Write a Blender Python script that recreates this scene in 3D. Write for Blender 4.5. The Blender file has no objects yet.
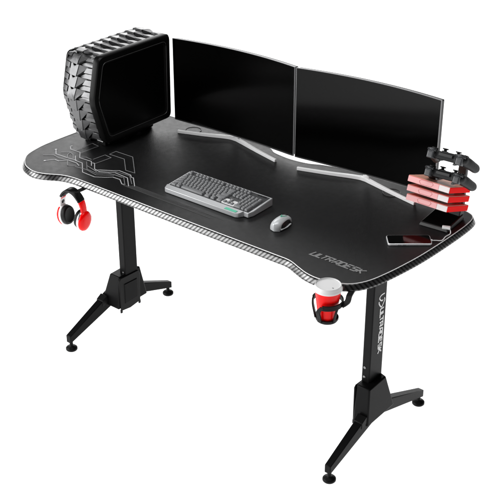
import bpy, bmesh, math, random
from mathutils import Vector, Matrix
random.seed(7)
S = bpy.context.scene
COL = S.collection
PI = math.pi
DT = 0.76            # height of the desk surface

# ------------------------------------------------------------------ materials
def mat(name, col, rough=0.5, metal=0.0, spec=0.5, noise=0.0, bump=0.0, nscale=60.0, coat=0.0, emit=0.0):
    m = bpy.data.materials.new(name); m.use_nodes = True
    nt = m.node_tree; b = nt.nodes['Principled BSDF']
    b.inputs['Base Color'].default_value = (*col, 1)
    b.inputs['Roughness'].default_value = rough
    b.inputs['Metallic'].default_value = metal
    b.inputs['Specular IOR Level'].default_value = spec
    b.inputs['Coat Weight'].default_value = coat
    b.inputs['Coat Roughness'].default_value = 0.08
    if emit:
        b.inputs['Emission Color'].default_value = (*col, 1)
        b.inputs['Emission Strength'].default_value = emit
    if noise or bump:
        tc = nt.nodes.new('ShaderNodeTexCoord'); n = nt.nodes.new('ShaderNodeTexNoise')
        n.inputs['Scale'].default_value = nscale; n.inputs['Detail'].default_value = 5
        nt.links.new(tc.outputs['Object'], n.inputs['Vector'])
        if noise:
            mr = nt.nodes.new('ShaderNodeMapRange')
            mr.inputs['To Min'].default_value = max(0, rough - noise); mr.inputs['To Max'].default_value = min(1, rough + noise)
            nt.links.new(n.outputs['Fac'], mr.inputs['Value']); nt.links.new(mr.outputs['Result'], b.inputs['Roughness'])
        if bump:
            bp = nt.nodes.new('ShaderNodeBump'); bp.inputs['Strength'].default_value = bump; bp.inputs['Distance'].default_value = 0.0006
            n2 = nt.nodes.new('ShaderNodeTexNoise'); n2.inputs['Scale'].default_value = nscale * 12; n2.inputs['Detail'].default_value = 3
            nt.links.new(tc.outputs['Object'], n2.inputs['Vector'])
            nt.links.new(n2.outputs['Fac'], bp.inputs['Height']); nt.links.new(bp.outputs['Normal'], b.inputs['Normal'])
    return m

M = {}
M['mat_cloth'] = mat('desk_mat_fabric', (0.0055, 0.0055, 0.0058), 0.47, 0, 0.42, 0.08, 0.7, 60)
M['steel'] = mat('powder_coated_steel', (0.006, 0.006, 0.0062), 0.34, 0, 0.07, 0.05, 0.25, 90)
M['steel_dark'] = mat('black_plastic_cover', (0.006, 0.006, 0.006), 0.42, 0, 0.12, 0.05, 0.1, 90)
M['hubgrey'] = mat('base_cover_black', (0.006, 0.006, 0.0062), 0.34, 0, 0.07, 0.05, 0.15, 90)
M['white'] = mat('white_gloss_plastic', (0.8, 0.8, 0.8), 0.3, 0, 0.5, 0.04)
M['print'] = mat('pale_print_ink', (0.55, 0.55, 0.56), 0.55, 0, 0.4)
M['print_dim'] = mat('dim_print_ink', (0.10, 0.10, 0.101), 0.55, 0, 0.4)
M['piping'] = mat('pale_edge_piping', (0.8, 0.8, 0.8), 0.45, 0, 0.4)
M['letter'] = mat('silver_lettering', (0.24, 0.24, 0.24), 0.45, 0.0, 0.5)
M['pole_letter'] = mat('white_pole_lettering', (0.8, 0.8, 0.8), 0.4, 0, 0.5)
M['screw'] = mat('bright_screw_steel', (0.22, 0.22, 0.22), 0.3, 1.0)
M['screen'] = mat('glossy_screen_glass', (0.0004, 0.0004, 0.0004), 0.13, 0, 0.12)
M['bezel'] = mat('brushed_silver_bezel', (0.26, 0.26, 0.265), 0.45, 0.2, 0.5, 0.04)
M['backblack'] = mat('monitor_back_plastic', (0.012, 0.012, 0.012), 0.45)
M['case_panel'] = mat('case_side_glass', (0.001, 0.001, 0.001), 0.3, 0, 0.15, 0.03)
M['case_frame'] = mat('case_frame_plastic', (0.003, 0.003, 0.003), 0.35, 0, 0.14, 0.04)
M['tread'] = mat('gunmetal_tread_plastic', (0.115, 0.115, 0.117), 0.36, 0.8, 0.5, 0.06, 0.3, 50)
M['gap'] = mat('tread_groove_black', (0.006, 0.006, 0.006), 0.6, 0, 0.2)
M['kb_silver'] = mat('keyboard_silver', (0.55, 0.56, 0.57), 0.35, 0.35, 0.5, 0.05)
M['kb_plate'] = mat('keyboard_plate', (0.03, 0.031, 0.033), 0.4, 0.0)
M['key'] = mat('keycap_plastic', (0.14, 0.143, 0.148), 0.45, 0, 0.5, 0.05, 0.2)
M['key_print'] = mat('keycap_legend', (0.7, 0.7, 0.7), 0.5)
M['green'] = mat('green_badge', (0.10, 0.50, 0.33), 0.4)
M['mouse_white'] = mat('mouse_shell_white', (0.62, 0.64, 0.65), 0.3, 0.15, 0.5, 0.04)
M['black'] = mat('black_plastic', (0.010, 0.010, 0.010), 0.4, 0, 0.5, 0.05)
M['gloss'] = mat('black_gloss', (0.004, 0.004, 0.004), 0.08, 0, 0.5)
M['phone_rim'] = mat('phone_white_metal', (0.75, 0.75, 0.76), 0.25, 0.4)
M['pad'] = mat('gamepad_plastic', (0.006, 0.0063, 0.0067), 0.42, 0, 0.2, 0.05, 0.3)
M['pad_mid'] = mat('gamepad_trigger_plastic', (0.035, 0.037, 0.04), 0.35, 0, 0.5, 0.05)
M['pad_black'] = mat('gamepad_rubber', (0.008, 0.008, 0.008), 0.5)
M['case_red'] = mat('game_case_red', (0.95, 0.0, 0.0), 0.4, 0, 0.02, 0.03)
M['case_pink'] = mat('game_case_pale_sleeve', (0.78, 0.38, 0.38), 0.3, 0, 0.3, 0.03)
M['case_pale'] = mat('game_case_clear_end', (0.66, 0.60, 0.59), 0.25, 0, 0.5, 0.03)
M['case_top'] = mat('game_case_top', (0.80, 0.40, 0.30), 0.4, 0, 0.15, 0.03)
M['case_line'] = mat('game_case_outline', (0.50, 0.04, 0.05), 0.4)
M['hp_red'] = mat('headphone_red_gloss', (0.82, 0.0, 0.0), 0.2, 0, 0.2, 0.02)
M['hp_white'] = mat('headphone_white_gloss', (0.8, 0.8, 0.8), 0.18, 0, 0.5)
M['hp_silver'] = mat('headphone_silver_ring', (0.6, 0.6, 0.62), 0.22, 0.8)
M['hp_black'] = mat('headphone_black_gloss', (0.004, 0.004, 0.004), 0.3, 0, 0.2)
M['leather'] = mat('black_ear_leather', (0.004, 0.004, 0.004), 0.5, 0, 0.2, 0.05, 0.3)
M['cup_red'] = mat('red_cup_paper', (0.82, 0.0, 0.0), 0.3, 0, 0.2, 0.03)
M['lid'] = mat('white_cup_lid', (0.70, 0.70, 0.70), 0.35)
M['cable'] = mat('white_cable', (0.75, 0.75, 0.75), 0.45)

def band_material():
    """Ribbed band: uv.x is the arc length in metres, uv.y the height in metres."""
    m = bpy.data.materials.new('ribbed_edge_band'); m.use_nodes = True
    nt = m.node_tree; N = nt.nodes; L = nt.links; b = N['Principled BSDF']
    uv = N.new('ShaderNodeUVMap'); sp = N.new('ShaderNodeSeparateXYZ'); L.new(uv.outputs['UV'], sp.inputs[0])
    a = N.new('ShaderNodeMath'); a.operation = 'MULTIPLY'; a.inputs[1].default_value = 0.0; L.new(sp.outputs['Y'], a.inputs[0])
    s = N.new('ShaderNodeMath'); s.operation = 'SUBTRACT'; L.new(sp.outputs['X'], s.inputs[0]); L.new(a.outputs[0], s.inputs[1])
    d = N.new('ShaderNodeMath'); d.operation = 'DIVIDE'; d.inputs[1].default_value = 0.0142; L.new(s.outputs[0], d.inputs[0])
    f = N.new('ShaderNodeMath'); f.operation = 'FRACT'; L.new(d.outputs[0], f.inputs[0])
    cr = N.new('ShaderNodeValToRGB'); L.new(f.outputs[0], cr.inputs[0])
    e = cr.color_ramp.elements; e[0].position = 0.0; e[0].color = (0.035, 0.035, 0.035, 1); e[1].position = 0.55; e[1].color = (0.15, 0.15, 0.15, 1)
    for pos, c in ((0.22, 0.035), (0.70, 0.15), (0.92, 0.12), (1.0, 0.035)):
        x = cr.color_ramp.elements.new(pos); x.color = (c, c, c, 1)
    L.new(cr.outputs[0], b.inputs['Base Color'])
    b.inputs['Metallic'].default_value = 0.9; b.inputs['Roughness'].default_value = 0.26; b.inputs['Specular IOR Level'].default_value = 0.5
    bp = N.new('ShaderNodeBump'); bp.inputs['Strength'].default_value = 0.25; bp.inputs['Distance'].default_value = 0.0012
    L.new(cr.outputs[0], bp.inputs['Height']); L.new(bp.outputs['Normal'], b.inputs['Normal'])
    return m
M['band'] = band_material()

# ------------------------------------------------------------------ helpers
def tag(o, label=None, cat=None, group=None, kind=None):
    if label: o['label'] = label
    if cat: o['category'] = cat
    if group: o['group'] = group
    if kind: o['kind'] = kind
    return o

def empty(name, loc, label, cat, group=None, rot=(0, 0, 0)):
    o = bpy.data.objects.new(name, None); COL.objects.link(o)
    o.location = loc; o.rotation_euler = rot; o.empty_display_size = 0.05
    bpy.context.view_layer.update()
    return tag(o, label, cat, group)

def link(name, bm, mats, parent=None, world=False, smooth=True, bevel=0.0, segs=2, angle=35, label=None):
    """One mesh object. world=True: the vertices are world coordinates, moved into the parent's space."""
    me = bpy.data.meshes.new(name)
    bmesh.ops.recalc_face_normals(bm, faces=bm.faces[:])
    if smooth:
        for f in bm.faces: f.smooth = True
        for e in bm.edges:
            if len(e.link_faces) == 2 and e.calc_face_angle(0) > math.radians(angle): e.smooth = False
    bm.to_mesh(me); bm.free()
    for m in (mats if isinstance(mats, (list, tuple)) else [mats]): me.materials.append(m)
    o = bpy.data.objects.new(name, me); COL.objects.link(o)
    if parent:
        o.parent = parent
        if world:
            bpy.context.view_layer.update()
            me.transform(parent.matrix_world.inverted())
    if bevel:
        mod = o.modifiers.new('edge', 'BEVEL'); mod.width = bevel; mod.segments = segs; mod.limit_method = 'ANGLE'; mod.angle_limit = math.radians(30)
        mod.harden_normals = False
    if label: o['label'] = label
    return o

def BM(): return bmesh.new()

def box(bm, a, b, mi=0, T=None):
    v = [bm.verts.new((x, y, z)) for x in (a[0], b[0]) for y in (a[1], b[1]) for z in (a[2], b[2])]
    if T: 
        for q in v: q.co = T @ q.co
    for f in ((0, 1, 3, 2), (4, 6, 7, 5), (0, 4, 5, 1), (2, 3, 7, 6), (0, 2, 6, 4), (1, 5, 7, 3)):
        bm.faces.new([v[i] for i in f]).material_index = mi
    return v

def hexa(bm, p, mi=0):
    """eight corners: bottom four then top four, both going round"""
    v = [bm.verts.new(q) for q in p]
    for f in ((0, 3, 2, 1), (4, 5, 6, 7), (0, 1, 5, 4), (1, 2, 6, 5), (2, 3, 7, 6), (3, 0, 4, 7)):
        bm.faces.new([v[i] for i in f]).material_index = mi

def loft(bm, rings, closed=True, cap=True, mi=0, loop=False):
    R = [[bm.verts.new(p) for p in r] for r in rings]
    n = len(R[0])
    pairs = list(zip(R[:-1], R[1:]))
    if loop: pairs.append((R[-1], R[0]))
    for a, b in pairs:
        for i in range(n if closed else n - 1):
            j = (i + 1) % n
            bm.faces.new((a[i], a[j], b[j], b[i])).material_index = mi
    if cap and closed and not loop:
        bm.faces.new(R[0][::-1]).material_index = mi; bm.faces.new(R[-1]).material_index = mi
    return R

def circle(c, r, n=24, ax=(0, 0, 1), ry=None, up=None):
    ax = Vector(ax).normalized()
    u = Vector(up) if up else (Vector((1, 0, 0)) if abs(ax.x) < 0.9 else Vector((0, 1, 0)))
    u = (u - ax * u.dot(ax)).normalized(); w = ax.cross(u)
    ry = r if ry is None else ry
    return [Vector(c) + u * r * math.cos(2 * PI * i / n) + w * ry * math.sin(2 * PI * i / n) for i in range(n)]

def cyl(bm, a, b, r0, r1=None, n=24, mi=0):
    a, b = Vector(a), Vector(b); r1 = r0 if r1 is None else r1
    loft(bm, [circle(a, r0, n, b - a), circle(b, r1, n, b - a)], mi=mi)

def lathe(bm, c, prof, n=40, ax=(0, 0, 1), mi=0, up=None):
    """prof: (radius, distance along the axis)"""
    c = Vector(c); A = Vector(ax).normalized()
    loft(bm, [circle(c + A * h, max(r, 1e-5), n, A, up=up) for r, h in prof], mi=mi)

def catmull(P, k=6, closed=False):
    P = [Vector(p) for p in P]; n = len(P); out = []
    for i in range(n if closed else n - 1):
        g = (lambda j: P[j % n]) if closed else (lambda j: P[min(max(j, 0), n - 1)])
        p0, p1, p2, p3 = g(i - 1), g(i), g(i + 1), g(i + 2)
        for s in range(k):
            t = s / k
            out.append(0.5 * ((2 * p1) + (p2 - p0) * t + (2 * p0 - 5 * p1 + 4 * p2 - p3) * t * t + (3 * p1 - p0 - 3 * p2 + p3) * t ** 3))
    if not closed: out.append(P[-1])
    return out

def tube(bm, P, r, n=10, mi=0, flat=None, up=(0, 0, 1), closed=False):
    """sweep a circle (or an ellipse flat=(width, height) about up) along points; r may be a list"""
    P = [Vector(p) for p in P]; rings = []
    for i, p in enumerate(P):
        if closed: t = P[(i + 1) % len(P)] - P[i - 1]
        else: t = P[min(i + 1, len(P) - 1)] - P[max(i - 1, 0)]
        t.normalize(); U = Vector(up)
        U = U - t * U.dot(t)
        if U.length < 1e-4: U = Vector((1, 0, 0)) - t * t.x
        U.normalize(); W = t.cross(U)
        rr = r[i] if isinstance(r, (list, tuple)) else r
        if flat: rings.append([p + W * sx * flat[0] / 2 * rr + U * sy * flat[1] / 2 * rr for sx, sy in ((-1, -1), (1, -1), (1, 1), (-1, 1))])
        else: rings.append([p + U * rr * math.cos(2 * PI * k / n) + W * rr * math.sin(2 * PI * k / n) for k in range(n)])
    loft(bm, rings, loop=closed)

def prism(bm, poly, z0, z1, mi=0, T=None):
    a = [Vector((x, y, z0)) for x, y in poly]; b = [Vector((x, y, z1)) for x, y in poly]
    if T: a = [T @ q for q in a]; b = [T @ q for q in b]
    loft(bm, [a, b], mi=mi)

def rrect(w, h, r, n=5, cx=0, cy=0):
    out = []
    for (x, y, a0) in ((w/2 - r, h/2 - r, 0), (-w/2 + r, h/2 - r, PI/2), (-w/2 + r, -h/2 + r, PI), (w/2 - r, -h/2 + r, 1.5*PI)):
        for i in range(n + 1):
            a = a0 + PI/2 * i / n
            out.append((cx + x + r * math.cos(a), cy + y + r * math.sin(a)))
    return out

def sheet(bm, P, w, z, h=0.0005, mi=0):
    """flat printed line of width w along a 2-D polyline, mitred"""
    P = [Vector((x, y)) for x, y in P]; L = []; R = []
    for i, p in enumerate(P):
        d0 = (P[i] - P[i-1]).normalized() if i else None
        d1 = (P[i+1] - P[i]).normalized() if i < len(P) - 1 else None
        d0 = d0 or d1; d1 = d1 or d0
        t = (d0 + d1)
        if t.length < 1e-3: t = d1
        t.normalize(); n = Vector((-t.y, t.x)); k = 1 / max(0.45, n.dot(Vector((-d1.y, d1.x))))
        L.append(p + n * w/2 * k); R.append(p - n * w/2 * k)
    rings = [[(l.x, l.y, z), (r.x, r.y, z), (r.x, r.y, z + h), (l.x, l.y, z + h)] for l, r in zip(L, R)]
    loft(bm, rings, mi=mi)

# ------------------------------------------------------------------ setting: white floor with an added glow that washes out shadows
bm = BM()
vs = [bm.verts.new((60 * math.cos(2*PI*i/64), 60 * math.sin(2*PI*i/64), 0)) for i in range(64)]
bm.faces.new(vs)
fm = mat('glowing_white_floor', (1, 1, 1), 0.6, 0, 0.2, emit=1.0)
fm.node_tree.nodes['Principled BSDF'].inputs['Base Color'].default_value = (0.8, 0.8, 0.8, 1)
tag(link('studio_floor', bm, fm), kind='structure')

# ------------------------------------------------------------------ desk
desk = empty('gaming_desk', (0, 0.31, 0), 'long black gaming desk with ribbed pale edge, circuit print and two splayed black legs', 'desk')
FRONT = [(-.727, .188), (-.7215, .12), (-.702, .055), (-.655, .006), (-.61, -.014), (-.571, -.018), (-.533, -.006), (-.49, .018), (-.45, .029), (-.39, .032),
         (-.2, .032), (0, .032), (.2, .033), (.39, .034), (.45, .033), (.496, .017), (.53, .005), (.568, 0), (.61, .006), (.645, .019), (.674, .042), (.697, .085),
         (.712, .15), (.7235, .23), (.731, .31), (.735, .42), (.735, .53), (.730, .590), (.7175, .618), (.695, .632), (.665, .640)]
BACK = [(.62, .654), (.55, .668), (.40, .673), (.25, .665), (.17, .648), (.128, .635), (.095, .619), (.06, .611), (.015, .607), (-.03, .611), (-.060, .618), (-.085, .634), (-.13, .642), (-.40, .642), (-.62, .638),
        (-.67, .632), (-.700, .60), (-.713, .53), (-.719, .42), (-.724, .30)]
OUT = [(p.x, p.y) for p in catmull([(x, y, 0) for x, y in FRONT + BACK], 6, True)]
nO = len(OUT)
NRM = []
for i in range(nO):
    t = Vector(OUT[(i+1) % nO]) - Vector(OUT[i-1]); t.normalize(); NRM.append(Vector((t.y, -t.x)))
ARC = [0.0]
for i in range(nO): ARC.append(ARC[-1] + (Vector(OUT[(i+1) % nO]) - Vector(OUT[i])).length)
def off(i, d): return OUT[i][0] + NRM[i].x * d, OUT[i][1] + NRM[i].y * d
bm = BM()
loft(bm, [[(*off(i, -.004), DT - .017) for i in range(nO)], [(*off(i, -.004), DT) for i in range(nO)]])
top = link('tabletop', bm, M['mat_cloth'], desk, world=True, angle=30)
# ribbed band round the edge (half-round)
bm = BM(); uvl = bm.loops.layers.uv.new('UVMap')
PR = [(-.0035, DT - .0198), (.0062, DT - .0196), (.0068, DT - .0186), (.0050, DT - .0146), (.0028, DT - .0102), (.0006, DT - .0060), (-.0018, DT - .0018), (-.0034, DT - .0012)]
slant = [(-.85 if OUT[i % nO][0] < .655 else .75) for i in range(nO + 1)]
grid = [[bm.verts.new((*off(i, d), z)) for d, z in PR] for i in range(nO)]
for i in range(nO):
    j = (i + 1) % nO
    for k in range(len(PR) - 1):
        f = bm.faces.new((grid[i][k], grid[j][k], grid[j][k+1], grid[i][k+1]))
        for lp, (u, v) in zip(f.loops, [(ARC[q] + slant[q] * (PR[m_][1] - DT), PR[m_][1]) for q, m_ in ((i, k), (i+1, k), (i+1, k+1), (i, k+1))]): lp[uvl].uv = (u, v)
link('edge_band', bm, M['band'], desk, world=True, angle=80)
bm = BM()
tube(bm, [(*off(i, -.0038), DT + .0000) for i in range(nO)], 0.0012, 8, closed=True)
link('edge_piping', bm, M['piping'], desk, world=True)

LINES = [
 [(-0.6603, 0.1552), (-0.6317, 0.1292), (-0.5754, 0.1311), (-0.5351, 0.1369)],
 [(-0.6178, 0.066), (-0.5986, 0.0947), (-0.5785, 0.0938), (-0.5604, 0.1173)],
 [(-0.6395, 0.2085), (-0.6401, 0.2045), (-0.6212, 0.1883), (-0.5766, 0.1898), (-0.5435, 0.1573), (-0.4905, 0.1615), (-0.4639, 0.1361)],
 [(-0.5674, 0.1597), (-0.5374, 0.1318), (-0.5048, 0.1325), (-0.4487, 0.0814), (-0.3901, 0.0801), (-0.3614, 0.0995), (-0.3421, 0.1173), (-0.3109, 0.1185), (-0.2822, 0.098), (-0.2729, 0.0997)],
 [(-0.5645, 0.1183), (-0.5195, 0.1205), (-0.4962, 0.1097)],
 [(-0.4787, 0.1539), (-0.47, 0.1567), (-0.4366, 0.1247), (-0.4078, 0.119), (-0.3828, 0.1343), (-0.362, 0.1462), (-0.301, 0.1428), (-0.2521, 0.0989)],
 [(-0.4305, 0.1161), (-0.4168, 0.1304), (-0.3786, 0.1533), (-0.3621, 0.1668), (-0.3085, 0.1653), (-0.2931, 0.1534), (-0.2858, 0.1553), (-0.2371, 0.1112)]]
DIM = [
 [(-0.6585, 0.094), (-0.6303, 0.117), (-0.5997, 0.1113), (-0.5598, 0.1167)],
 [(-0.6292, 0.1491), (-0.6046, 0.1692), (-0.5801, 0.1604), (-0.5544, 0.1374)],
 [(-0.5754, 0.1311), (-0.5931, 0.1475), (-0.6008, 0.1656)],
 [(-0.5598, 0.1167), (-0.5283, 0.0877), (-0.5039, 0.1055)],
 [(-0.5006, 0.1489), (-0.4539, 0.1064), (-0.4024, 0.1028), (-0.3782, 0.1205), (-0.3532, 0.1328), (-0.3102, 0.1353), (-0.2655, 0.0959)],
 [(-0.5432, 0.1575), (-0.5293, 0.1732), (-0.5003, 0.1708)],
 [(-0.4764, 0.1259), (-0.4195, 0.1147), (-0.3903, 0.1416), (-0.3677, 0.1518), (-0.3049, 0.1579), (-0.2549, 0.1164)],
 [(-0.4556, 0.1217), (-0.4094, 0.1095), (-0.3777, 0.1292), (-0.3424, 0.1314), (-0.3159, 0.1327)],
 [(-0.5005, 0.0956), (-0.4541, 0.102), (-0.3963, 0.0924), (-0.3691, 0.1116), (-0.3464, 0.1261)],
 [(-0.5989, 0.1919), (-0.5981, 0.2701), (-0.5637, 0.266), (-0.5698, 0.1843)],
 [(-0.4955, 0.1747), (-0.4908, 0.2267), (-0.4578, 0.223), (-0.4647, 0.1525)],
 [(-0.4834, 0.2405), (-0.4836, 0.2715), (-0.4052, 0.2736), (-0.3067, 0.1832), (-0.3459, 0.1801), (-0.4149, 0.2428), (-0.4834, 0.2405)]]
bm = BM()
for q, P in enumerate(LINES):
    sheet(bm, P, .0026, DT + .0004 + .0001 * q)
    if q < 3: prism(bm, [(P[0][0] + .004 * math.cos(a * PI / 4), P[0][1] + .004 * math.sin(a * PI / 4)) for a in range(8)], DT + .0002, DT + .0011)
for q, P in enumerate(DIM): sheet(bm, P, .0021, DT + .0012 + .0001 * q, mi=1)
for k in range(5):                                             # bundle of fine lines running along the front
    y = .094 + .0052 * k
    sheet(bm, [(-.272 + .008 * k, y), (-.06 + .05 * ((k * 3) % 5), y), (.10 - .035 * ((k * 2) % 5), y + .0005)], .0016, DT + .0004, mi=2)
fine = mat('fading_fine_lines', (0.05, 0.05, 0.05), 0.55)
link('circuit_print', bm, [M['print'], mat('grey_print_ink', (0.24, 0.24, 0.245), 0.55), M['print_dim']], desk, world=True, smooth=False)

# lettering from font glyphs, squared-off and slanted
def text_mesh(txt, size, xs, shear, depth, spacing=1.0, bold=0.0):
    c = bpy.data.curves.new('lettering', 'FONT'); c.body = txt; c.size = size; c.shear = shear; c.extrude = depth; c.space_character = spacing
    c.offset = bold; c.resolution_u = 3; c.align_x = 'CENTER'; c.align_y = 'CENTER'
    o = bpy.data.objects.new('lettering', c); COL.objects.link(o)
    bpy.context.view_layer.update()
    me = bpy.data.meshes.new_from_object(o.evaluated_get(bpy.context.evaluated_depsgraph_get()))
    bpy.data.objects.remove(o)
    b = BM(); b.from_mesh(me)
    for v in b.verts: v.co.x *= xs
    return b

# angular display letters drawn as strokes on a unit cell (width 1, height 1)
GLYPH = {
 'U': [[(0, 1), (0, 0), (.85, 0), (.85, 1)]],
 'L': [[(0, 1), (0, 0), (.75, 0)]],
 'T': [[(0, 1), (.95, 1)], [(.45, 1), (.45, 0)]],
 'R': [[(0, 0), (0, 1), (.85, 1), (.85, .45), (.2, .45)], [(.45, .45), (.9, 0)]],
 'A': [[(0, 0), (.28, 1), (.85, 1), (.85, 0)], [(.1, .34), (.85, .34)]],
 'D': [[(0, 0), (0, 1), (.6, 1), (.85, .7), (.85, 0), (0, 0)]],
 'E': [[(.85, 1), (0, 1), (0, 0), (.85, 0)], [(0, .5), (.7, .5)]],
 'S': [[(.85, 1), (0, 1), (0, .52), (.85, .52), (.85, 0), (0, 0)]],
 'K': [[(0, 1), (0, 0)], [(.85, 1), (.15, .5), (.9, -.05)]],
}
def wordmark(word, cw, ch, stroke, slant, T, z=0.0004, h=0.0006):
    b = BM(); adv = [0]
    for c in word: adv.append(adv[-1] + {'L': .66, 'R': 1.24}.get(c, 1.17))
    for i, c in enumerate(word):
        for q, st in enumerate(GLYPH[c]):
            P = [((adv[i] + x) * cw - adv[-1] * cw / 2 + slant * y * ch, (y - .5) * ch) for x, y in st]
            if (c == 'D'): P = P[:-1] + [(P[0][0] - stroke/2, P[0][1])]
            sheet(b, P, stroke, z + .0001 * q, h)
    for v in b.verts: v.co = T @ v.co
    return b
T = Matrix.Translation((.567, .112, DT))
b = wordmark('ULTRADESK', .0180, .0225, .0045, .30, T)
link('desk_lettering', b, M['letter'], top, world=True, smooth=False)

# cable grommets
for gx, gy in ((.433, .597), (-.407, .586)):
    bm = BM()
    lathe(bm, (gx, gy, DT), [(.0295, .0002), (.0295, .0016), (.0275, .0018), (.0272, .0009), (.004, .0009)], 40)
    bm2 = [bm]
    g = link('grommet', bm, M['mat_cloth'], desk, world=True)
    bm = BM(); tube(bm, circle((gx, gy, DT + .0016), .0285, 40), .0008, 6, closed=True)
    link('rim', bm, mat('grommet_rim_grey', (.07, .07, .07), .4), g, world=True)

# steel under-frame
bm = BM(); box(bm, (-.512, .315, .700), (.545, .345, .7385))
link('crossbar', bm, M['steel'], desk, world=True, bevel=.002)
for x in (-.53, .563):
    bm = BM(); box(bm, (x - .022, .10, .722), (x + .022, .56, .7405))
    link('top_bracket', bm, M['steel'], desk, world=True, bevel=.002)

def leg(sx, cx, cy, wx, wy, feet_x):
    bm = BM(); box(bm, (cx - wx/2, cy - wy/2, .20), (cx + wx/2, cy + wy/2, .721))
    colm = link('leg_column', bm, M['steel'], desk, world=True, bevel=.0035, segs=3)
    # column base: wedge-shaped cover
    xi = cx - sx * (wx/2 - .001); xot = cx + sx * .036; xob = feet_x + sx * .0205; s = -sx
    bm = BM()
    hexa(bm, [(xi, cy - .076, .112), (xob, cy - .076, .112), (xob, cy + .078, .116), (xi, cy + .078, .116),
              (xi, cy - .064, .246), (xot, cy - .064, .246), (xot, cy + .030, .249), (xi, cy + .046, .249)])
    hub = link('column_base', bm, M['hubgrey'], desk, world=True, bevel=.005, segs=3)
    # inner plate with raised rim and two little claws
    X = xi
    bm = BM()
    P = [(cy - .068, .106), (cy - .02, .100), (cy + .034, .108), (cy + .037, .228), (cy + .030, .240), (cy - .062, .243), (cy - .070, .235)]
    loft(bm, [[(X + s * .0005, y, z) for y, z in P], [(X + s * .0055, y, z) for y, z in P]])
    pl = link('inner_cover', bm, M['steel_dark'], hub, world=True, bevel=.002)
    for y in (cy - .069, cy + .027):
        bm = BM(); box(bm, (min(X, X + s*.005), y, .0965), (max(X, X + s*.005), y + .008, .110))
        link('claw', bm, M['steel_dark'], hub, world=True)
    bm = BM(); X2 = X + s * .0057
    loft(bm, [[(X2, y, z) for y, z in [(cy - .048, .130), (cy + .020, .132), (cy + .020, .212), (cy - .048, .214)]],
             [(X2 + s*.0025, y, z) for y, z in [(cy - .045, .133), (cy + .017, .135), (cy + .017, .209), (cy - .045, .211)]]])
    link('cover_panel', bm, M['steel'], hub, world=True)
    # screws on the column front
    for z in ((.265, .300) if sx > 0 else (.250,)):
        bm = BM(); lathe(bm, (cx - .004 * sx, cy - wy/2, z), [(.0045, 0), (.0045, .0016), (.0028, .0022)], 16, (0, -1, 0))
        lathe(bm, (cx - .004 * sx, cy - wy/2, z), [(.0024, .002), (.0018, .0026)], 6, (0, -1, 0))
        link('screw', bm, M['screw'], colm, world=True)
    # arms and feet
    for d, (ys, ye) in ((-1, (cy - .0005, .085)), (1, (cy + .0005, .608))):
        bm = BM()
        ytip = ye + d * .012
        zt0, zb0, zt1, zb1 = .184, .122, .064, .036
        if d > 0: zt0, zb0 = .172, .119; zt1, zb1 = .056, .028
        else: zt1, zb1 = .064, .034
        hexa(bm, [(feet_x - .0165, ys, zb0), (feet_x + .0165, ys, zb0), (feet_x + .0115, ytip, zb1), (feet_x - .0115, ytip, zb1),
                  (feet_x - .0165, ys, zt0), (feet_x + .0165, ys, zt0), (feet_x + .0115, ytip, zt1), (feet_x - .0115, ytip, zt1)])
        arm = link('leg_arm', bm, M['steel'], desk, world=True, bevel=.0025, segs=2)
        if d < 0:
            bm = BM(); t = cy - .079
            zc = lambda y: zt0 + (zt1 - zt0) * (y - ys) / (ytip - ys)
            hexa(bm, [(feet_x - .0172, t, zc(t) - .020), (feet_x + .0172, t, zc(t) - .020), (feet_x + .0165, t - .024, zc(t - .024) - .020), (feet_x - .0165, t - .024, zc(t - .024) - .020),
                      (feet_x - .0172, t, zc(t) + .006), (feet_x + .0172, t, zc(t) + .006), (feet_x + .0165, t - .024, zc(t - .024) + .003), (feet_x - .0165, t - .024, zc(t - .024) + .003)])
            link('joint_cap', bm, M['steel_dark'], arm, world=True, bevel=.0015)
        bm = BM()
        lathe(bm, (feet_x, ye, 0), [(.0195, .0005), (.0215, .003), (.0215, .009), (.018, .013), (.009, .016), (.0065, .019), (.0065, .042)], 32)
        link('levelling_foot', bm, M['steel_dark'], arm, world=True, angle=50)
    return colm
leg(-1, -.529, .3425, .031, .064, -.587)
cR = leg(1, .5630, .3350, .030, .072, .587)

# vertical wordmark and emblem on the right-hand column
T = Matrix.Translation((.5782, .3475, .4195)) @ Matrix(((0, 0, 1, 0), (0, 1, 0, 0), (-1, 0, 0, 0), (0, 0, 0, 1)))
b = wordmark('ULTRADESK', .0166, .0185, .0046, .0, T, z=.0001, h=.0005)
EM = [(0.3637, 0.5526), (0.3469, 0.5538), (0.3357, 0.5504), (0.3329, 0.5453), (0.3368, 0.5393), (0.3492, 0.5314), (0.3556, 0.5338)]
EM2 = [(0.3635, 0.5376), (0.3661, 0.529), (0.3602, 0.5209), (0.3512, 0.5111), (0.3463, 0.5102), (0.339, 0.5168), (0.3314, 0.5268), (0.3306, 0.5346)]
for E in (EM, EM2):
    tmp = BM(); sheet(tmp, [(q.x, q.y) for q in catmull([(.341 + (y - .3455) * .88, z, 0) for y, z in E], 4)], .0042, 0, .0005)
    for v in tmp.verts: v.co = Vector((.5783 + v.co.z, v.co.x, v.co.y))
    me = bpy.data.meshes.new('t'); tmp.to_mesh(me); tmp.free(); b.from_mesh(me); bpy.data.meshes.remove(me)
link('column_lettering', b, M['pole_letter'], cR, world=True, smooth=False)
bm = BM()
tube(bm, [(-.392, .07, .7375), (-.392, .045, .7365), (-.392, .020, .7355), (-.394, -.002, .7355), (-.394, -.012, .7385)], 1, flat=(.016, .005), up=(0, 0, 1))
link('headphone_hook', bm, M['steel_dark'], desk, world=True, bevel=.001)

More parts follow.
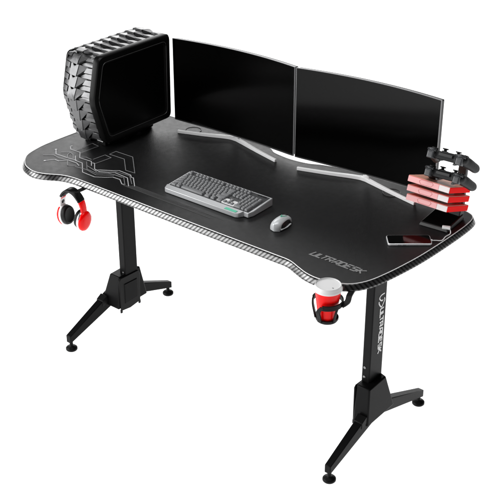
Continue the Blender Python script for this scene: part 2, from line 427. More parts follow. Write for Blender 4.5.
# ------------------------------------------------------------------ computer case
pc = empty('computer_case', (-.58, .38, DT), 'tall black computer tower with silver truck-tyre tread wrapped round front and top', 'computer')
SIDE = [(.262, .792), (.236, .806), (.226, .825), (.187, .961), (.2185, 1.080), (.2285, 1.098), (.250, 1.107), (.535, 1.109), (.556, 1.101), (.567, 1.080), (.5655, 1.065), (.559, .830), (.553, .806), (.535, .795)]
CY, CZ = .385, .95
def scaled(k, dy=0): return [(CY + (y - CY) * k, CZ + (z - CZ) * k) for y, z in SIDE]
bm = BM()
loft(bm, [[(-.650, y, z) for y, z in scaled(.90)], [(-.645, y, z) for y, z in scaled(.93)], [(-.505, y, z) for y, z in scaled(.945)]])
link('chassis', bm, M['gap'], pc, world=True)
bm = BM(); box(bm, (-.640, .290, .7655), (-.535, .515, .808)); link('underside_shade_block', bm, M['gap'], pc, world=True, bevel=.006)  # black filler block standing in for the shade beneath the case
# black side frame and recessed glass
def smoothpoly(P, r=.012):
    out = []; n = len(P)
    for i in range(n):
        a, b_, c = Vector(P[i-1]), Vector(P[i]), Vector(P[(i+1) % n])
        ra = min(r, (a - b_).length * .45); rc = min(r, (c - b_).length * .45)
        s = b_ + (a - b_).normalized() * ra; e = b_ + (c - b_).normalized() * rc
        for t in (0, .25, .5, .75, 1): out.append(tuple(s * (1-t)**2 + b_ * 2*t*(1-t) + e * t*t))
    return out
CORN = [(.2345, .798), (.188, .961), (.2235, 1.1095), (.568, 1.1095), (.5625, .799)]
def inset(P, d):
    n = len(P); out = []
    for i in range(n):
        a, b_, c = Vector(P[i-1]), Vector(P[i]), Vector(P[(i+1) % n])
        n1 = (b_ - a).normalized(); n2 = (c - b_).normalized()
        m1 = Vector((n1.y, -n1.x)); m2 = Vector((n2.y, -n2.x)); m = (m1 + m2); m = m / (m.length_squared / 2)
        out.append(tuple(b_ + m * d))
    return out
o0 = smoothpoly(CORN, .022); o1 = smoothpoly(inset(CORN, .004), .020); i0 = smoothpoly(inset(CORN, .024), .018); i1 = smoothpoly(inset(CORN, .030), .016)
bm = BM()
loft(bm, [[(-.512, y, z) for y, z in o0], [(-.494, y, z) for y, z in o0], [(-.489, y, z) for y, z in o1], [(-.489, y, z) for y, z in i0], [(-.493, y, z) for y, z in i1]], cap=False)
link('side_frame', bm, M['case_frame'], pc, world=True, angle=40)
bm = BM(); loft(bm, [[(-.508, y, z) for y, z in i1], [(-.4935, y, z) for y, z in i1]])
link('side_panel', bm, M['case_panel'], pc, world=True)
bm = BM(); tube(bm, [(-.4885, y, z) for y, z in smoothpoly(inset(CORN, .0225), .0185)], .0007, 6, closed=True)
link('panel_seam', bm, mat('seam_highlight', (.06, .06, .06), .3), pc, world=True)
# far side wall
bm = BM(); k = smoothpoly([(CY + (y - CY) * .93, CZ + (z - CZ) * .93) for y, z in CORN], .02)
loft(bm, [[(-.656, y, z) for y, z in k], [(-.646, y, z) for y, z in k]])
link('far_side_panel', bm, M['case_frame'], pc, world=True, bevel=.002)
# tread blocks: placed round the profile from the front foot over the top to the rear
PATH = [(.275, .790), (.236, .800), (.2265, .820), (.190, .961), (.220, 1.078), (.232, 1.098), (.255, 1.106), (.56, 1.107)]
seg = [Vector(p) for p in PATH]; cum = [0]
for a, c in zip(seg[:-1], seg[1:]): cum.append(cum[-1] + (c - a).length)
def at(s):
    for i in range(len(seg) - 1):
        if s <= cum[i+1] or i == len(seg) - 2:
            t = (s - cum[i]) / (cum[i+1] - cum[i]); d = (seg[i+1] - seg[i]).normalized()
            return seg[i] + d * (s - cum[i]), d
def sp(t, s, h):
    """t across the case (0 at the frame, 1 at the far side), s along the profile, h outward"""
    (q, d) = at(s); n = Vector((-d.y, d.x))
    # smooth the outward direction near the corners
    q2, d2 = at(max(0, s - .008)); q3, d3 = at(min(cum[-1], s + .008)); dm = (d2 + d3 + d).normalized(); n = Vector((-dm.y, dm.x))
    edge = max(0, (t - .72) / .28)
    h = h - .0075 * edge ** 2
    X = -.512 - t * .136
    return Vector((X, q.x + n.x * h, q.y + n.y * h))
def block(bm, poly, hb=-.018, rim=.0014):
    """poly: (t, s, h) corners of a raised block"""
    cx = sum(p[0] for p in poly) / len(poly); cs = sum(p[1] for p in poly) / len(poly); ch = sum(p[2] for p in poly) / len(poly)
    Q = []
    for i in range(len(poly)):
        a, c = poly[i], poly[(i+1) % len(poly)]
        for u in (0, .25, .5, .75): Q.append(tuple(a[k] + (c[k] - a[k]) * u for k in range(3)))
    def ring(dh, k, base=None):
        out = []
        for t, s, h in Q:
            dt, ds = t - cx, s - cs; L = math.hypot(dt * .15, ds) + 1e-6; f = max(0, 1 - k / L)
            out.append(sp(cx + dt * f, cs + ds * f, base if base is not None else h + dh))
        return out
    R = loft(bm, [ring(0, 0, hb), ring(-.0009, 0), ring(0, rim * .6)], cap=False)
    # domed top: ring halfway plus centre, so that blocks bend smoothly over the corners
    mid = [bm.verts.new(sp(cx + (t - cx) * .5, cs + (s - cs) * .5, ch + (h - ch) * .5)) for t, s, h in Q]
    cen = bm.verts.new(sp(cx, cs, ch)); n = len(Q); last = R[-1]
    for i in range(n):
        j = (i + 1) % n
        bm.faces.new((last[i], last[j], mid[j], mid[i])); bm.faces.new((mid[i], mid[j], cen))
pitch = cum[-1] / round(cum[-1] / .0405)
nrow = int(round(cum[-1] / pitch))
for r in range(nrow):
    e = cum[-1]; g = .012
    def V(t, v, h): return (t, min(max((r + v) * pitch + .0, .001), e - .001), h)
    jit = random.uniform(-.02, .02)
    bm = BM()     # raised centre lug with the wing that slopes down towards the frame
    block(bm, [V(.49, -.03, .0095), V(.73, .02, .0085), V(.745, .50, .0050), V(.755, .99, .0020), V(.70, .99, .0015), V(.685, .82, .0022), V(.565, .82, .0022), V(.545, .99, .0015), V(.48, .99, .0020)])
    link('centre_lug', bm, M['tread'], pc, world=True, angle=22)
    bm = BM(); block(bm, [V(.468, .97, .0020), V(.468, .03, .0088), V(.20, .93, -.0110)])
    link('sloping_wing', bm, M['tread'], pc, world=True, angle=22)
    bm = BM(); block(bm, [V(.0, .93, .0004), V(.0, .46 + jit, .0010), V(.285, .42 + jit, .0030), V(.215, .88, .0004)])
    link('shoulder_block', bm, M['tread'], pc, world=True, angle=22)
    bm = BM(); block(bm, [V(.0, .40 + jit, -.0060), V(.0, .00, -.0035), V(.38, -.06, -.0035), V(.45, .03, -.0050), V(.285, .34 + jit, -.0060)])
    link('shoulder_block', bm, M['tread'], pc, world=True, angle=22)
    bm = BM(); block(bm, [V(.80, .95, .0010), V(.79, .50, .0040), V(1.0, .58, .0036), V(1.0, 1.02, .0006)])
    link('far_block', bm, M['tread'], pc, world=True, angle=22)
    bm = BM(); block(bm, [V(.80, .44, -.0060), V(.775, -.02, -.0020), V(1.0, .06, -.0020), V(1.0, .52, -.0060)])
    link('far_block', bm, M['tread'], pc, world=True, angle=22)
for x in (-.635, -.560):
    for y in (.30, .50):
        bm = BM(); box(bm, (x - .015, y - .018, DT + .0007), (x + .015, y + .018, .81))
        link('case_foot', bm, M['case_frame'], pc, world=True, bevel=.002)

# ------------------------------------------------------------------ monitors
def monitor(A, B, zb0, zt0, zb1, zt1, sag, apex, tipl, tipr, label):
    root = empty('curved_monitor', ((A[0]+B[0])/2, apex[1], DT), label, 'monitor', 'curved monitors side by side on the desk')
    A = Vector(A); B = Vector(B); d = (B - A); n = Vector((-d.y, d.x)).normalized()
    K = 32
    def P(t, dep): 
        q = A + d * t + n * (sag * (1 - (2*t - 1)**2) + dep); return q
    def zb(t): return zb0 + (zb1 - zb0) * t - .0088 * (1 - (2*t - 1)**2) ** .8
    def zt(t): return zt0 + (zt1 - zt0) * t
    def slab(t0, t1, d0, d1, zlo, zhi, cap=True):
        b = BM(); rings = []
        for i in range(K + 1):
            t = t0 + (t1 - t0) * i / K; a, c = P(t, d0), P(t, d1); lo, hi = zlo(t), zhi(t)
            rings.append([(a.x, a.y, lo), (a.x, a.y, hi), (c.x, c.y, hi), (c.x, c.y, lo)])
        loft(b, rings); return b
    link('screen', slab(.0036, .9968, -.0006, .004, lambda t: zb(t) + .006, lambda t: zt(t) - .0013), M['screen'], root, world=True)
    # thin silver frame: four sides in one mesh
    b = slab(0, 1, 0, .006, lambda t: zt(t) - .0013, zt)
    for q in (slab(0, 1, 0, .006, zb, lambda t: zb(t) + .0013), slab(0, .0036, 0, .006, lambda t: zb(t) + .0013, lambda t: zt(t) - .0013), slab(.9968, 1, 0, .006, lambda t: zb(t) + .0013, lambda t: zt(t) - .0013)):
        me = bpy.data.meshes.new('t'); q.to_mesh(me); q.free(); b.from_mesh(me); bpy.data.meshes.remove(me)
    link('bezel', b, M['bezel'], root, world=True)
    b = slab(.0036, .9968, -.0003, .0042, lambda t: zb(t) + .0022, lambda t: zb(t) + .0058); link('lower_trim', b, M['backblack'], root, world=True)
    b = slab(.0015, .9985, .0062, .022, lambda t: zb(t) + .003, lambda t: zt(t) - .003)
    q = slab(.2, .8, .022, .04, lambda t: zb(t) + .03, lambda t: zt(t) - .06)
    me = bpy.data.meshes.new('t'); q.to_mesh(me); q.free(); b.from_mesh(me); bpy.data.meshes.remove(me)
    link('back_shell', b, M['backblack'], root, world=True, bevel=.003)
    # white boomerang stand
    ax, ay = apex
    b = BM(); pts = catmull([(tipl[0], tipl[1], 0), (tipl[0]*.55 + ax*.45, tipl[1]*.55 + ay*.45, 0), (ax - .035, ay - .0085, 0), (ax, ay - .0015, 0), (ax + .035, ay - .010, 0), (tipr[0]*.55 + ax*.45, tipr[1]*.55 + ay*.45 - .002, 0), (tipr[0], tipr[1], 0)], 8)
    rings = []
    for i, q in enumerate(pts):
        t = pts[min(i+1, len(pts)-1)] - pts[max(i-1, 0)]; t.normalize(); w = Vector((-t.y, t.x, 0))
        u = abs(2 * i / (len(pts) - 1) - 1); hw = .0052 + .0035 * (1 - u) ** 2; h = DT + .011 + .003 * (1 - u) ** 2
        rings.append([q - w*hw + Vector((0,0,DT+.0006)), q + w*hw + Vector((0,0,DT+.0006)), q + w*(hw-.001) + Vector((0,0,h)), q - w*(hw-.001) + Vector((0,0,h))])
    loft(b, rings)
    st = link('stand', b, M['white'], root, world=True, bevel=.0012)
    b = BM(); zz = (zb0 + zb1) / 2
    cb = P((ax - A.x) / d.x, .006)
    loft(b, [circle((ax + .006, ay - .004, DT + .008), .015, 20, ry=.006), circle((ax + .008, ay - .003, zz - .006), .011, 20, ry=.004), circle((ax + .008, ay + .008, zz + .002), .010, 20, ry=.004), circle((cb.x + .004, cb.y + .012, zz + .05), .012, 20, ry=.006)])
    link('neck', b, M['white'], root, world=True)
    return root
monitor((-.486, .575), (.0495, .579), .787, 1.0905, .788, 1.1015, .026, (-.232, .614), (-.437, .536), (-.004, .553), 'left of the two thin curved monitors, standing next to the tyre-tread computer tower')
monitor((.0555, .5795), (.583, .600), .787, 1.1005, .797, 1.1095, .025, (.312, .622), (.090, .549), (.537, .568), 'right of the two thin curved monitors, standing beside the stand of gamepads')

# ------------------------------------------------------------------ keyboard
kb = empty('keyboard', (.03, .21, DT), 'silver full-size keyboard with dark grey keys and green badge', 'keyboard', rot=(0, 0, math.radians(.5)))
# local: x -.168..+.168, y -.065.. +.07
def kz(y): return .0165 + (y + .065) * .075
bm = BM()
X0, X1, Y0, Y1 = -.170, .163, -.046, .071
P = [(X0, Y0), (X1, Y0), (X1 + .006, Y0 + .02), (X1 + .004, Y1), (X0 + .006, Y1), (X0, Y1 - .01)]
loft(bm, [[(x, y, .002) for x, y in P], [(x, y, kz(y)) for x, y in P]])
link('chassis', bm, M['kb_silver'], kb, bevel=.0015)
bm = BM()    # front lip with a cut-away right end
P = [(X0 + .000, -.0465), (X0 + .005, -.064), (X0 + .012, -.067), (.128, -.067), (.137, -.062), (.146, -.0465)]
loft(bm, [[(x, y, .0012) for x, y in P], [(x, y, .0160 if y < -.05 else .0205) for x, y in P]])
link('front_lip', bm, M['kb_silver'], kb, bevel=.0012)
bm = BM(); box(bm, (X0 + .0065, Y0 + .003, .017), (X1 - .002, Y1 - .006, .0178), T=None)
for v in bm.verts: v.co.z += (v.co.y + .065) * .075 - .0005
link('key_plate', bm, M['kb_plate'], kb)
bm = BM(); b = wordmark('', .003, .005, .001, .2, Matrix.Identity(4)); b.free()
prism(bm, [(.082, -.0640), (.127, -.0640), (.130, -.0560), (.085, -.0560)], .0166, .0174)
for v in bm.verts: v.co.z += (v.co.y + .066) / .0195 * .0045 - .0002
link('green_badge', bm, M['green'], kb)
unit = (X1 - X0 - .016) / 22.6
rowh = (Y1 - Y0 - .013) / 6.35
mesh_cache = {}
def key(x, row, w, h=1):
    kx = X0 + .0095 + (x + w/2) * unit; ky = Y1 - .0085 - (row + h/2) * rowh - (.35 * rowh if row > 0 else 0)
    kk = (w, h)
    if kk not in mesh_cache:
        b = BM(); W, H = w * unit - .0022, h * rowh - .0024
        b0 = rrect(W, H, .0012, 2); b1 = rrect(W - .0026, H - .0030, .0012, 2); b2 = rrect(W - .0034, H - .0038, .001, 2)
        loft(b, [[(px, py, 0) for px, py in b0], [(px, py + .0003, .0058) for px, py in b1], [(px, py + .0003, .0062) for px, py in b2]])
        if h == 1 and w < 3: box(b, (-W/2 + .0028, .0005, .0060), (-W/2 + .0052, .0030, .00635), 1)
        o = link('key', b, [M['key'], M['key_print']], kb, angle=40); mesh_cache[kk] = o.data
    else:
        o = bpy.data.objects.new('key', mesh_cache[kk]); COL.objects.link(o); o.parent = kb
    o.location = (kx, ky, kz(ky) + .0006); o.rotation_euler.x = .075
ROWS = [
 [(0,1),(2,1),(3,1),(4,1),(5,1),(6.5,1),(7.5,1),(8.5,1),(9.5,1),(11,1),(12,1),(13,1),(14,1),(15.25,1),(16.25,1),(17.25,1)],
 [(i,1) for i in range(13)] + [(13,2)] + [(15.25,1),(16.25,1),(17.25,1)] + [(18.5,1),(19.5,1),(20.5,1),(21.5,1)],
 [(0,1.5)] + [(1.5+i,1) for i in range(12)] + [(13.5,1.5)] + [(15.25,1),(16.25,1),(17.25,1)] + [(18.5,1),(19.5,1),(20.5,1)],
 [(0,1.75)] + [(1.75+i,1) for i in range(11)] + [(12.75,2.25)] + [(18.5,1),(19.5,1),(20.5,1)],
 [(0,2.25)] + [(2.25+i,1) for i in range(10)] + [(12.25,2.75)] + [(16.25,1)] + [(18.5,1),(19.5,1),(20.5,1)],
 [(0,1.5),(1.5,1.25),(3,6.5),(10,1.5),(11.75,1.25),(13.5,1.5)] + [(15.25,1),(16.25,1),(17.25,1)] + [(18.5,2),(20.5,1)]]
for r, row in enumerate(ROWS):
    for x, w in row: key(x, r, w)
key(21.5, 2, 1, 2)
key(21.5, 4, 1, 2)
bm = BM()
for k in range(4): box(bm, (.118 + k * .009, .0575, .0275), (.124 + k * .009, .0615, .0287))
link('media_button', bm, M['black'], kb)
bm = BM()
prism(bm, rrect(.052, .030, .004, 3, .076, -.026), .0190, .0222)
link('arrow_plate', bm, M['white'], kb)

# ------------------------------------------------------------------ mouse
ms = empty('mouse', (.301, .193, DT), 'white computer mouse with black side and green light line', 'mouse', rot=(0, 0, math.radians(9)))
ms.scale = (.84, .88, .80)
def shell(bm, sc, x0, x1, zlift=0, L=.054):
    rings = []
    N_ = 14
    for i in range(N_ + 1):
        t = -1 + 2 * i / N_; y = t * L
        w = .0275 * (1 - abs(t) ** 3.2) ** .5 * (1 - .10 * t); h = .036 * (max(0, 1 - abs(t * .97 + .18) ** 2.4 / 1.48)) ** .62
        w = max(w, .002); h = max(h, .0025)
        ring = []
        for k in range(17):
            a = PI * k / 16; x = math.cos(a) * w * sc; z = max(0, math.sin(a)) ** .8 * h * sc
            x = min(max(x, x0), x1); ring.append((x, y * (1 if sc < 1 else 1), .0022 + z + zlift))
        ring += [(ring[-1][0], y, .0020), (ring[0][0], y, .0020)]
        rings.append(ring)
    loft(bm, rings)
bm = BM(); shell(bm, 1.0, -1, .0195); link('shell', bm, M['mouse_white'], ms, angle=60)
bm = BM(); shell(bm, .95, .010, 1, L=.046); link('side_grip', bm, M['black'], ms, angle=60)
bm = BM(); prism(bm, rrect(.050, .098, .02, 6), .0006, .0026); link('base_plate', bm, M['black'], ms)
bm = BM(); cyl(bm, (-.003, .030, .0255), (.003, .030, .0255), .0085, n=20); link('wheel', bm, M['black'], ms)
bm = BM()
tube(bm, [(-.002, -.004, .0392), (-.004, .008, .0382), (-.010, .019, .0335), (-.016, .026, .027)], .0016, 6)
tube(bm, [(-.002, -.004, .0392), (.004, .006, .0382), (.009, .020, .0325)], .0016, 6)
link('green_line', bm, M['green'], ms)
bm = BM(); tube(bm, [(.021, -.040, .007), (.028, -.010, .006), (.027, .020, .006)], 1, flat=(.006, .004)); link('side_wing', bm, M['mouse_white'], ms, bevel=.001)

# ------------------------------------------------------------------ smartphone and cable
ph = empty('smartphone', (.6545, .3485, DT), 'smartphone lying flat with black screen and white metal rim', 'phone', rot=(0, 0, math.radians(40)))
bm = BM(); R0 = rrect(.130, .056, .009, 6); R1 = rrect(.128, .054, .008, 6)
loft(bm, [[(x, y, .0006) for x, y in R1], [(x, y, .0016) for x, y in R0], [(x, y, .0066) for x, y in R0], [(x, y, .0076) for x, y in R1]])
link('body', bm, M['phone_rim'], ph, angle=50)
bm = BM(); prism(bm, rrect(.1255, .0515, .007, 6), .0074, .0081); link('screen', bm, M['gloss'], ph)
for x, l in ((-.032, .010), (-.018, .009)):
    bm = BM(); box(bm, (x - l/2, -.0288, .003), (x + l/2, -.0279, .0052)); link('button', bm, M['hp_silver'], ph)

dock = empty('gaming_stand', (.665, .52, DT), 'black stand with glossy foot and trays carrying game cases and gamepads', 'stand')
TT = Matrix.Translation((.665, .515, 0)) @ Matrix.Rotation(math.radians(4), 4, 'Z')
bm = BM(); hexa(bm, [TT @ Vector(q) for q in ((-.050, -.053, DT+.0008), (.047, -.053, DT+.0008), (.047, .06, DT+.0008), (-.050, .06, DT+.0008), (-.046, -.048, DT+.0115), (.043, -.048, DT+.0115), (.043, .06, DT+.017), (-.046, .06, DT+.017))])
link('foot', bm, M['black'], dock, world=True, bevel=.002)
bm = BM(); hexa(bm, [TT @ Vector(q) for q in ((-.043, -.045, DT+.0110), (.040, -.045, DT+.0110), (.040, .045, DT+.0155), (-.043, .045, DT+.0155), (-.043, -.045, DT+.0126), (.040, -.045, DT+.0126), (.040, .045, DT+.0170), (-.043, .045, DT+.0170))])
link('glossy_top', bm, M['gloss'], dock, world=True)
bm = BM()
UP = [(.030, .565, DT + .02), (.030, .575, DT + .06), (.030, .580, DT + .15), (.030, .575, DT + .26)]
rings = []
for (x, y, z), w, th in zip([(.682, .570, DT+.012), (.676, .596, DT+.06), (.672, .606, DT+.12), (.678, .600, DT+.17), (.688, .580, DT+.205)], (.040, .034, .030, .028, .026), (.030, .016, .014, .014, .012)):
    rings.append([(x - w/2, y - th/2, z), (x + w/2, y - th/2, z), (x + w/2, y + th/2, z), (x - w/2, y + th/2, z)])
loft(bm, rings); link('upright', bm, M['black'], dock, world=True, bevel=.003)

tilt = math.radians(-19)
CT = []   # case front-top-left corner; three stacked
for k, (zc, label) in enumerate(((.9015, 'top'), (.8705, 'middle'), (.8395, 'bottom'))):
    cx, cy = .641, .461
    lab = {'top': 'topmost of the three pale pink and red game cases', 'middle': 'middle one of the three pale pink and red game cases', 'bottom': 'lowest of the three pale pink and red game cases, just above the glossy foot'}[label]
    g = empty('game_case', (cx - .001 * k, cy, zc), lab, 'game case', 'game cases slotted into the stand', rot=(tilt, 0, 0))
    w, dpt, th = .142, .138, .0180
    bm = BM()
    box(bm, (-w/2, .0005, -th/2), (w/2, dpt, th/2), 0)
    o = link('shell', bm, M['case_red'], g, bevel=.0012)
    bm = BM(); box(bm, (-w/2 + .0008, -.0012, -th/2 + .0005), (w/2 - .036, .0004, th/2 - .0005)); link('spine', bm, M['case_pink'], g, bevel=.0004)
    bm = BM(); box(bm, (w/2 - .0355, -.0012, -th/2 + .0005), (w/2 - .0004, .0004, th/2 - .0005)); link('spine_end', bm, M['case_pale'], g, bevel=.0004)
    bm = BM(); box(bm, (-w/2 + .001, .001, th/2 + .0002), (w/2 - .001, dpt - .002, th/2 + .0011)); link('cover_sheet', bm, M['case_top'], g)
    bm = BM()   # elongated outlined emblem on the spine
    hx = [(-.028, .002), (-.022, .0068), (.016, .0068), (.020, .002), (.014, -.0062), (-.022, -.0062), (-.028, .002)]
    tube(bm, [(x - .004, -.0014, z) for x, z in hx[:-1]], .00055, 5, closed=True, up=(0, 1, 0))
    link('spine_emblem', bm, M['case_line'], g)
    # tray under the case belongs to the stand
    Tm = Matrix.Translation((cx, cy, zc)) @ Matrix.Rotation(tilt, 4, 'X')
    bm = BM(); box(bm, (-.048, .020, -th/2 - .0045), (.052, .152, -th/2 - .0018), T=Tm)
    box(bm, (-.020, .1405, -th/2 - .0018), (.045, .146, th/2 - .002), T=Tm)
    link('case_tray', bm, M['black'], dock, world=True, bevel=.0008)

# ------------------------------------------------------------------ gamepads
def smooth_blob(bm, voxel=.0022):
    """fuse overlapping closed shapes into one skin"""
    me = bpy.data.meshes.new('t'); bmesh.ops.recalc_face_normals(bm, faces=bm.faces[:]); bm.to_mesh(me); bm.free()
    o = bpy.data.objects.new('t', me); COL.objects.link(o)
    r = o.modifiers.new('r', 'REMESH'); r.mode = 'VOXEL'; r.voxel_size = voxel
    s = o.modifiers.new('s', 'SMOOTH'); s.factor = .6; s.iterations = 9
    bpy.context.view_layer.update()
    m2 = bpy.data.meshes.new_from_object(o.evaluated_get(bpy.context.evaluated_depsgraph_get()))
    bpy.data.objects.remove(o); bpy.data.meshes.remove(me)
    b = BM(); b.from_mesh(m2); bpy.data.meshes.remove(m2); return b
def ell(bm, c, r, n=16, m=10, T=None):
    rings = []
    for j in range(1, m):
        a = PI * j / m; rings.append([(c[0] + r[0]*math.sin(a)*math.cos(2*PI*i/n), c[1] + r[1]*math.sin(a)*math.sin(2*PI*i/n), c[2] - r[2]*math.cos(a)) for i in range(n)])
    if T: rings = [[T @ Vector(q) for q in rr] for rr in rings]
    loft(bm, rings)
def gamepad_parts(root):
    """local: x right, y back towards the grips, z up; shoulder side faces -y; about 0.135 wide"""
    bm = BM()
    box(bm, (-.050, -.018, -.014), (.050, .024, .0095))
    for s in (-1, 1):
        ell(bm, (s * .046, -.002, -.001), (.020, .026, .0155))
        G = [(s*.049, .000, -.002), (s*.054, .020, -.005), (s*.060, .045, -.011), (s*.063, .066, -.016), (s*.063, .078, -.019)]
        rr = [.0165, .0165, .0150, .0145, .0090]
        tube(bm, catmull(G, 4), [rr[min(i // 4, 4)] + (rr[min(i // 4 + 1, 4)] - rr[min(i // 4, 4)]) * (i % 4) / 4 for i in range(17)], 14)
    body = link('body', smooth_blob(bm), M['pad'], root, angle=180)
    for s in (-1, 1):
        bm = BM(); box(bm, (s*.046 - .0105, -.0285, -.0170), (s*.046 + .0105, -.010, .0065)); link('trigger', smooth_blob(bm, .0018), M['pad_mid'], root, angle=180)
        bm = BM(); tube(bm, [(s*.033, -.0205, .0085), (s*.046, -.0255, .0100), (s*.060, -.0150, .0085)], .0042, 10); link('shoulder_button', bm, M['pad_mid'], root, angle=180)
        bm = BM(); lathe(bm, (s*.021, .016, .006), [(.0098, 0), (.0098, .006), (.0050, .0065), (.0045, .0100), (.0085, .0112), (.0092, .0130), (.0085, .0145), (.006, .0138)], 24)
        link('thumbstick', bm, M['pad_black'], root, angle=50)
    bm = BM()
    for a in range(4):
        x, y = .046 + .009 * math.cos(a*PI/2), -.001 + .009 * math.sin(a*PI/2); lathe(bm, (x, y, .011), [(.0036, 0), (.0036, .0042), (.002, .005)], 14)
    link('face_buttons', bm, M['pad_black'], root)
    bm = BM(); box(bm, (-.0555, -.004, .0125), (-.0365, .002, .0165)); box(bm, (-.0490, -.0105, .0125), (-.0430, -.0045, .0164)); box(bm, (-.0490, .0025, .0125), (-.0430, .0085, .0164))
    link('direction_pad', bm, M['pad_black'], root, bevel=.0008)
    bm = BM(); box(bm, (-.022, -.0235, -.0030), (.022, -.018, .0060)); link('light_bar', bm, M['pad_black'], root, bevel=.001)
    bm = BM(); prism(bm, rrect(.038, .020, .003, 3, 0, -.004), .009, .0112); link('touch_pad', bm, M['pad_black'], root, bevel=.0006)
gp = empty('gamepad', (.689, .478, .998), 'upper of the two black gamepads, highest thing on the stand', 'gamepad', 'gamepads resting on the stand', rot=(math.radians(-24), 0, math.radians(3)))
gamepad_parts(gp)
g2 = gp.copy(); COL.objects.link(g2); g2.location = (.6835, .482, .937); g2['label'] = 'lower of the two black gamepads, right above the pink game cases'
for ch in list(gp.children):
    c = ch.copy(); COL.objects.link(c); c.parent = g2
for z in (.975, .914):      # cradle forks of the stand
    bm = BM()
    for s in (-1, 1):
        tube(bm, [(.684 + s*.010, .580, z - .020), (.688 + s*.024, .555, z - .014), (.688 + s*.026, .515, z - .004), (.688 + s*.026, .468, z + .008)], 1, flat=(.008, .006))
    link('cradle', bm, M['black'], dock, world=True, bevel=.001)

# cable
cb_ = empty('charging_cable', (.72, .43, DT), 'white charging cable linking smartphone to the stand foot', 'cable')
bm = BM()
tube(bm, catmull([(.7065, .3905, DT+.0045), (.716, .398, DT+.0045), (.728, .412, DT+.003), (.7245, .440, DT+.003), (.7265, .462, DT+.004), (.7195, .474, DT+.009), (.7140, .476, DT+.011)], 8), .0015, 8)
link('wire', bm, M['cable'], cb_, world=True)
bm = BM(); box(bm, (-.012, -.0060, -.004), (.012, .0060, .004), T=Matrix.Translation((.7085, .468, DT+.0170)) @ Matrix.Rotation(math.radians(25), 4, 'Z'))
link('plug', bm, M['white'], cb_, world=True, bevel=.0015)
bm = BM(); box(bm, (-.006, -.0035, -.0025), (.006, .0035, .0025), T=Matrix.Translation((.7035, .388, DT+.0045)) @ Matrix.Rotation(math.radians(40), 4, 'Z'))
link('phone_plug', bm, M['white'], cb_, world=True, bevel=.001)

# ------------------------------------------------------------------ headphones (local: x = ear axis, z up, origin at the ear centre)
hp = empty('headphones', (-.411, -.004, .6440), 'red, white and black headphones hanging from a hook under the desk edge', 'headphones', rot=(math.radians(3), 0, math.radians(6)))
hp.scale = (.84, .84, .84)
def arch(a, r=.056, top=.116):  # a from 0 (right) to pi (left)
    return Vector((r * math.cos(a) * (1 + .10 * math.sin(2*a)**2), 0, math.sin(a) ** .92 * top + .0))
def band_part(a0, a1, w0, w1, th, name, m, par=None, dr=0.0, n=26):
    b = BM(); rings = []
    for i in range(n + 1):
        a = a0 + (a1 - a0) * i / n; q = arch(a); d = arch(min(a + .01, PI)) - arch(max(a - .01, 0)); d.normalize(); nn = Vector((d.z, 0, -d.x))
        w = w0 + (w1 - w0) * i / n
        ring = []
        for (sy, sn) in ((-.5, -.35), (-.42, -.5), (.42, -.5), (.5, -.35), (.5, .35), (.42, .5), (-.42, .5), (-.5, .35)):
            ring.append(q + Vector((0, sy * w, 0)) + nn * (sn * th + dr))
        rings.append(ring)
    loft(b, rings); return link(name, b, m, hp if par is None else par, angle=50)
hb = band_part(.70, PI - .74, .036, .036, .009, 'headband', M['hp_black'])
band_part(.82, PI - .86, .026, .026, .007, 'headband_cushion', M['leather'], hb, dr=-.0078)
band_part(.0, .69, .026, .032, .010, 'arm', M['hp_red']).__setitem__('label', 'red arm on the right')
wa = band_part(PI - .73, PI, .034, .026, .010, 'arm', M['hp_white']); wa['label'] = 'white arm on the left'
# red stripe and black round emblem on the inside of the left arm
def on_arm(a):
    q = arch(a); d = (arch(a + .01) - arch(a - .01)).normalized(); nin = Vector((-d.z, 0, d.x))
    if nin.x < 0: nin = -nin
    return q, d, nin
q, d, nin = on_arm(PI - .66); bm = BM()
hexa(bm, [q + nin * .0042 + Vector((0, sy * .014, 0)) + d * sd * .003 for sy, sd in ((-1, -1), (1, -1), (1, 1), (-1, 1))] + [q + nin * .0057 + Vector((0, sy * .014, 0)) + d * sd * .003 for sy, sd in ((-1, -1), (1, -1), (1, 1), (-1, 1))])
link('red_stripe', bm, M['hp_red'], wa)
q, d, nin = on_arm(PI - .44); bm = BM(); lathe(bm, q + nin * .0042, [(.0080, 0), (.0080, .0012), (.0065, .0018)], 24, nin); link('arm_emblem', bm, M['hp_black'], wa)
for s in (1, -1):
    tl = .16
    ax = Vector((s, 0, -tl)).normalized()
    c = Vector((s * .043, 0, -.006))
    up = (0, 0, 1)
    def disc(prof, name, m, par):
        b = BM(); lathe(b, c, prof, 40, ax, up=up); 
        for v in b.verts: v.co = c + (v.co - c) * .88; v.co.z = c.z + (v.co.z - c.z) * 1.2
        return link(name, b, m, par, angle=45)
    cupo = disc([(.0375, .006), (.0405, .009), (.041, .014), (.037, .021), (.028, .0255), (.018, .027), (.006, .0272)], 'ear_cup', M['hp_red'], hp)
    disc([(.0395, -.004), (.0415, -.001), (.0415, .004), (.039, .0085)], 'silver_ring', M['hp_silver'] if s > 0 else M['hp_white'], cupo)
    disc([(.021, -.020), (.029, -.0245), (.036, -.021), (.0385, -.013), (.0375, -.005), (.033, -.003)], 'ear_cushion', M['leather'], cupo)
    disc([(.022, -.0185), (.0225, -.0095), (.002, -.0090)], 'ear_mesh', M['gap'], cupo)

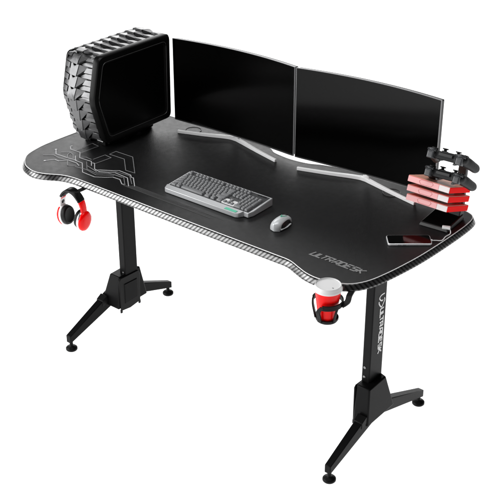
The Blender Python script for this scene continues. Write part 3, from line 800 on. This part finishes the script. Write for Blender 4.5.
# ------------------------------------------------------------------ cup holder and cup
CX, CYc = .648, -.048
ho = empty('cup_holder', (CX, CYc, .68), 'black claw-shaped cup holder screwed under the front edge of the desk', 'cup holder')
bm = BM()
lathe(bm, (CX, CYc, .678), [(.022, 0), (.029, .0015), (.0318, .006), (.0318, .012), (.0285, .012), (.0275, .006), (.022, .004)], 40)
link('dish', bm, M['steel_dark'], ho, world=True, angle=40)
def arc_pts(r, a0, a1, z0, z1, n=24):
    return [(CX + r * math.cos(math.radians(a0 + (a1-a0)*i/n)), CYc + r * math.sin(math.radians(a0 + (a1-a0)*i/n)), z0 + (z1-z0)*i/n) for i in range(n+1)]
bm = BM(); tube(bm, arc_pts(.0415, -75, 200, .737, .741, 40), 1, flat=(.0045, .015), up=(0, 0, 1)); link('ring', bm, M['steel_dark'], ho, world=True, bevel=.001)
for a_t, a_b, zt_ in ((-75, -92, .737), (200, 205, .741), (-12, -20, .735)):
    ct, st, cb, sb = math.cos(math.radians(a_t)), math.sin(math.radians(a_t)), math.cos(math.radians(a_b)), math.sin(math.radians(a_b))
    bm = BM(); pts = catmull([(CX + .0415*ct, CYc + .0415*st, zt_ + .002), (CX + .0405*cb, CYc + .0405*sb, zt_ - .016), (CX + .036*cb, CYc + .036*sb, .702), (CX + .032*cb, CYc + .032*sb, .684)], 6)
    rings = []; hw = .0035 if a_t == -12 else .0068
    for q in pts:
        t = Vector((-sb, cb, 0)); n_ = Vector((cb, sb, 0)); rings.append([q - t*hw - n_*.002, q + t*hw - n_*.002, q + t*hw + n_*.002, q - t*hw + n_*.002])
    loft(bm, rings); link('claw', bm, M['steel_dark'], ho, world=True, bevel=.001)
bm = BM()
pts = catmull([(.6885, -.040, .7335), (.6930, -.032, .738), (.6915, -.015, .7385), (.678, .012, .7385), (.665, .05, .7385)], 6)
tube(bm, pts, 1, flat=(.016, .006)); link('bracket', bm, M['steel_dark'], ho, world=True, bevel=.001)

cp = empty('takeaway_cup', (CX, CYc, .684), 'red takeaway cup with white lid standing in the holder', 'cup')
bm = BM()
lathe(bm, (CX, CYc, .6835), [(.0235, 0), (.0245, .001), (.0362, .092), (.0364, .095)], 48); link('cup_body', bm, M['cup_red'], cp, world=True)
bm = BM()
lathe(bm, (CX, CYc, .774), [(.0372, 0), (.0392, .0015), (.0395, .0060), (.0382, .0080), (.0374, .0105), (.0362, .0160), (.0350, .0175), (.0338, .0165), (.0330, .0140), (.002, .0142)], 48)
lid = link('lid', bm, M['lid'], cp, world=True, angle=40)
bm = BM(); prism(bm, rrect(.0045, .0022, .0009, 3, CX + .020, CYc - .006), .7883, .7887); link('sip_hole', bm, M['hp_black'], lid, world=True)

# ------------------------------------------------------------------ world, lamps, camera
w = bpy.data.worlds.new('World'); S.world = w; w.use_nodes = True
w.node_tree.nodes['Background'].inputs[0].default_value = (.55, .56, .58, 1); w.node_tree.nodes['Background'].inputs[1].default_value = .08
def area(name, loc, target, size, power, sy=None):
    l = bpy.data.lights.new(name, 'AREA'); l.energy = power; l.shape = 'RECTANGLE'; l.size = size; l.size_y = sy or size
    o = bpy.data.objects.new(name, l); COL.objects.link(o); o.location = loc
    o.rotation_euler = (Vector(target) - Vector(loc)).to_track_quat('-Z', 'Y').to_euler(); return o
area('key_softbox', (-2.8, -1.9, 1.9), (-.2, .2, .8), 1.8, 70, 1.6)
area('front_softbox', (-2.0, -3.9, 1.75), (0, .1, .75), 3.4, 120, 2.4)
area('top_fill', (.4, .0, 3.4), (0, .3, .8), 2.0, 50, 2.0)  # unseen overhead fill, added to brighten upward faces and white parts
area('back_softbox', (-3.7, 4.0, 2.7), (-.2, .3, .8), 3.4, 150, 3.6)

cam = bpy.data.cameras.new('Camera'); co = bpy.data.objects.new('Camera', cam); COL.objects.link(co); S.camera = co
co.location = (2.1650, -2.2338, 2.3236)
cam.sensor_width = 36; cam.sensor_fit = 'HORIZONTAL'; cam.lens = 1137.13 / 500 * 36
co.rotation_euler = (PI/2 - 0.49400, 0, 0.68601)
cam.clip_end = 300; cam.clip_start = .05
S.view_settings.view_transform = 'Standard'; S.view_settings.look = 'None'; S.view_settings.exposure = 0; S.view_settings.gamma = 1
S.render.resolution_x = 1024; S.render.resolution_y = 1024
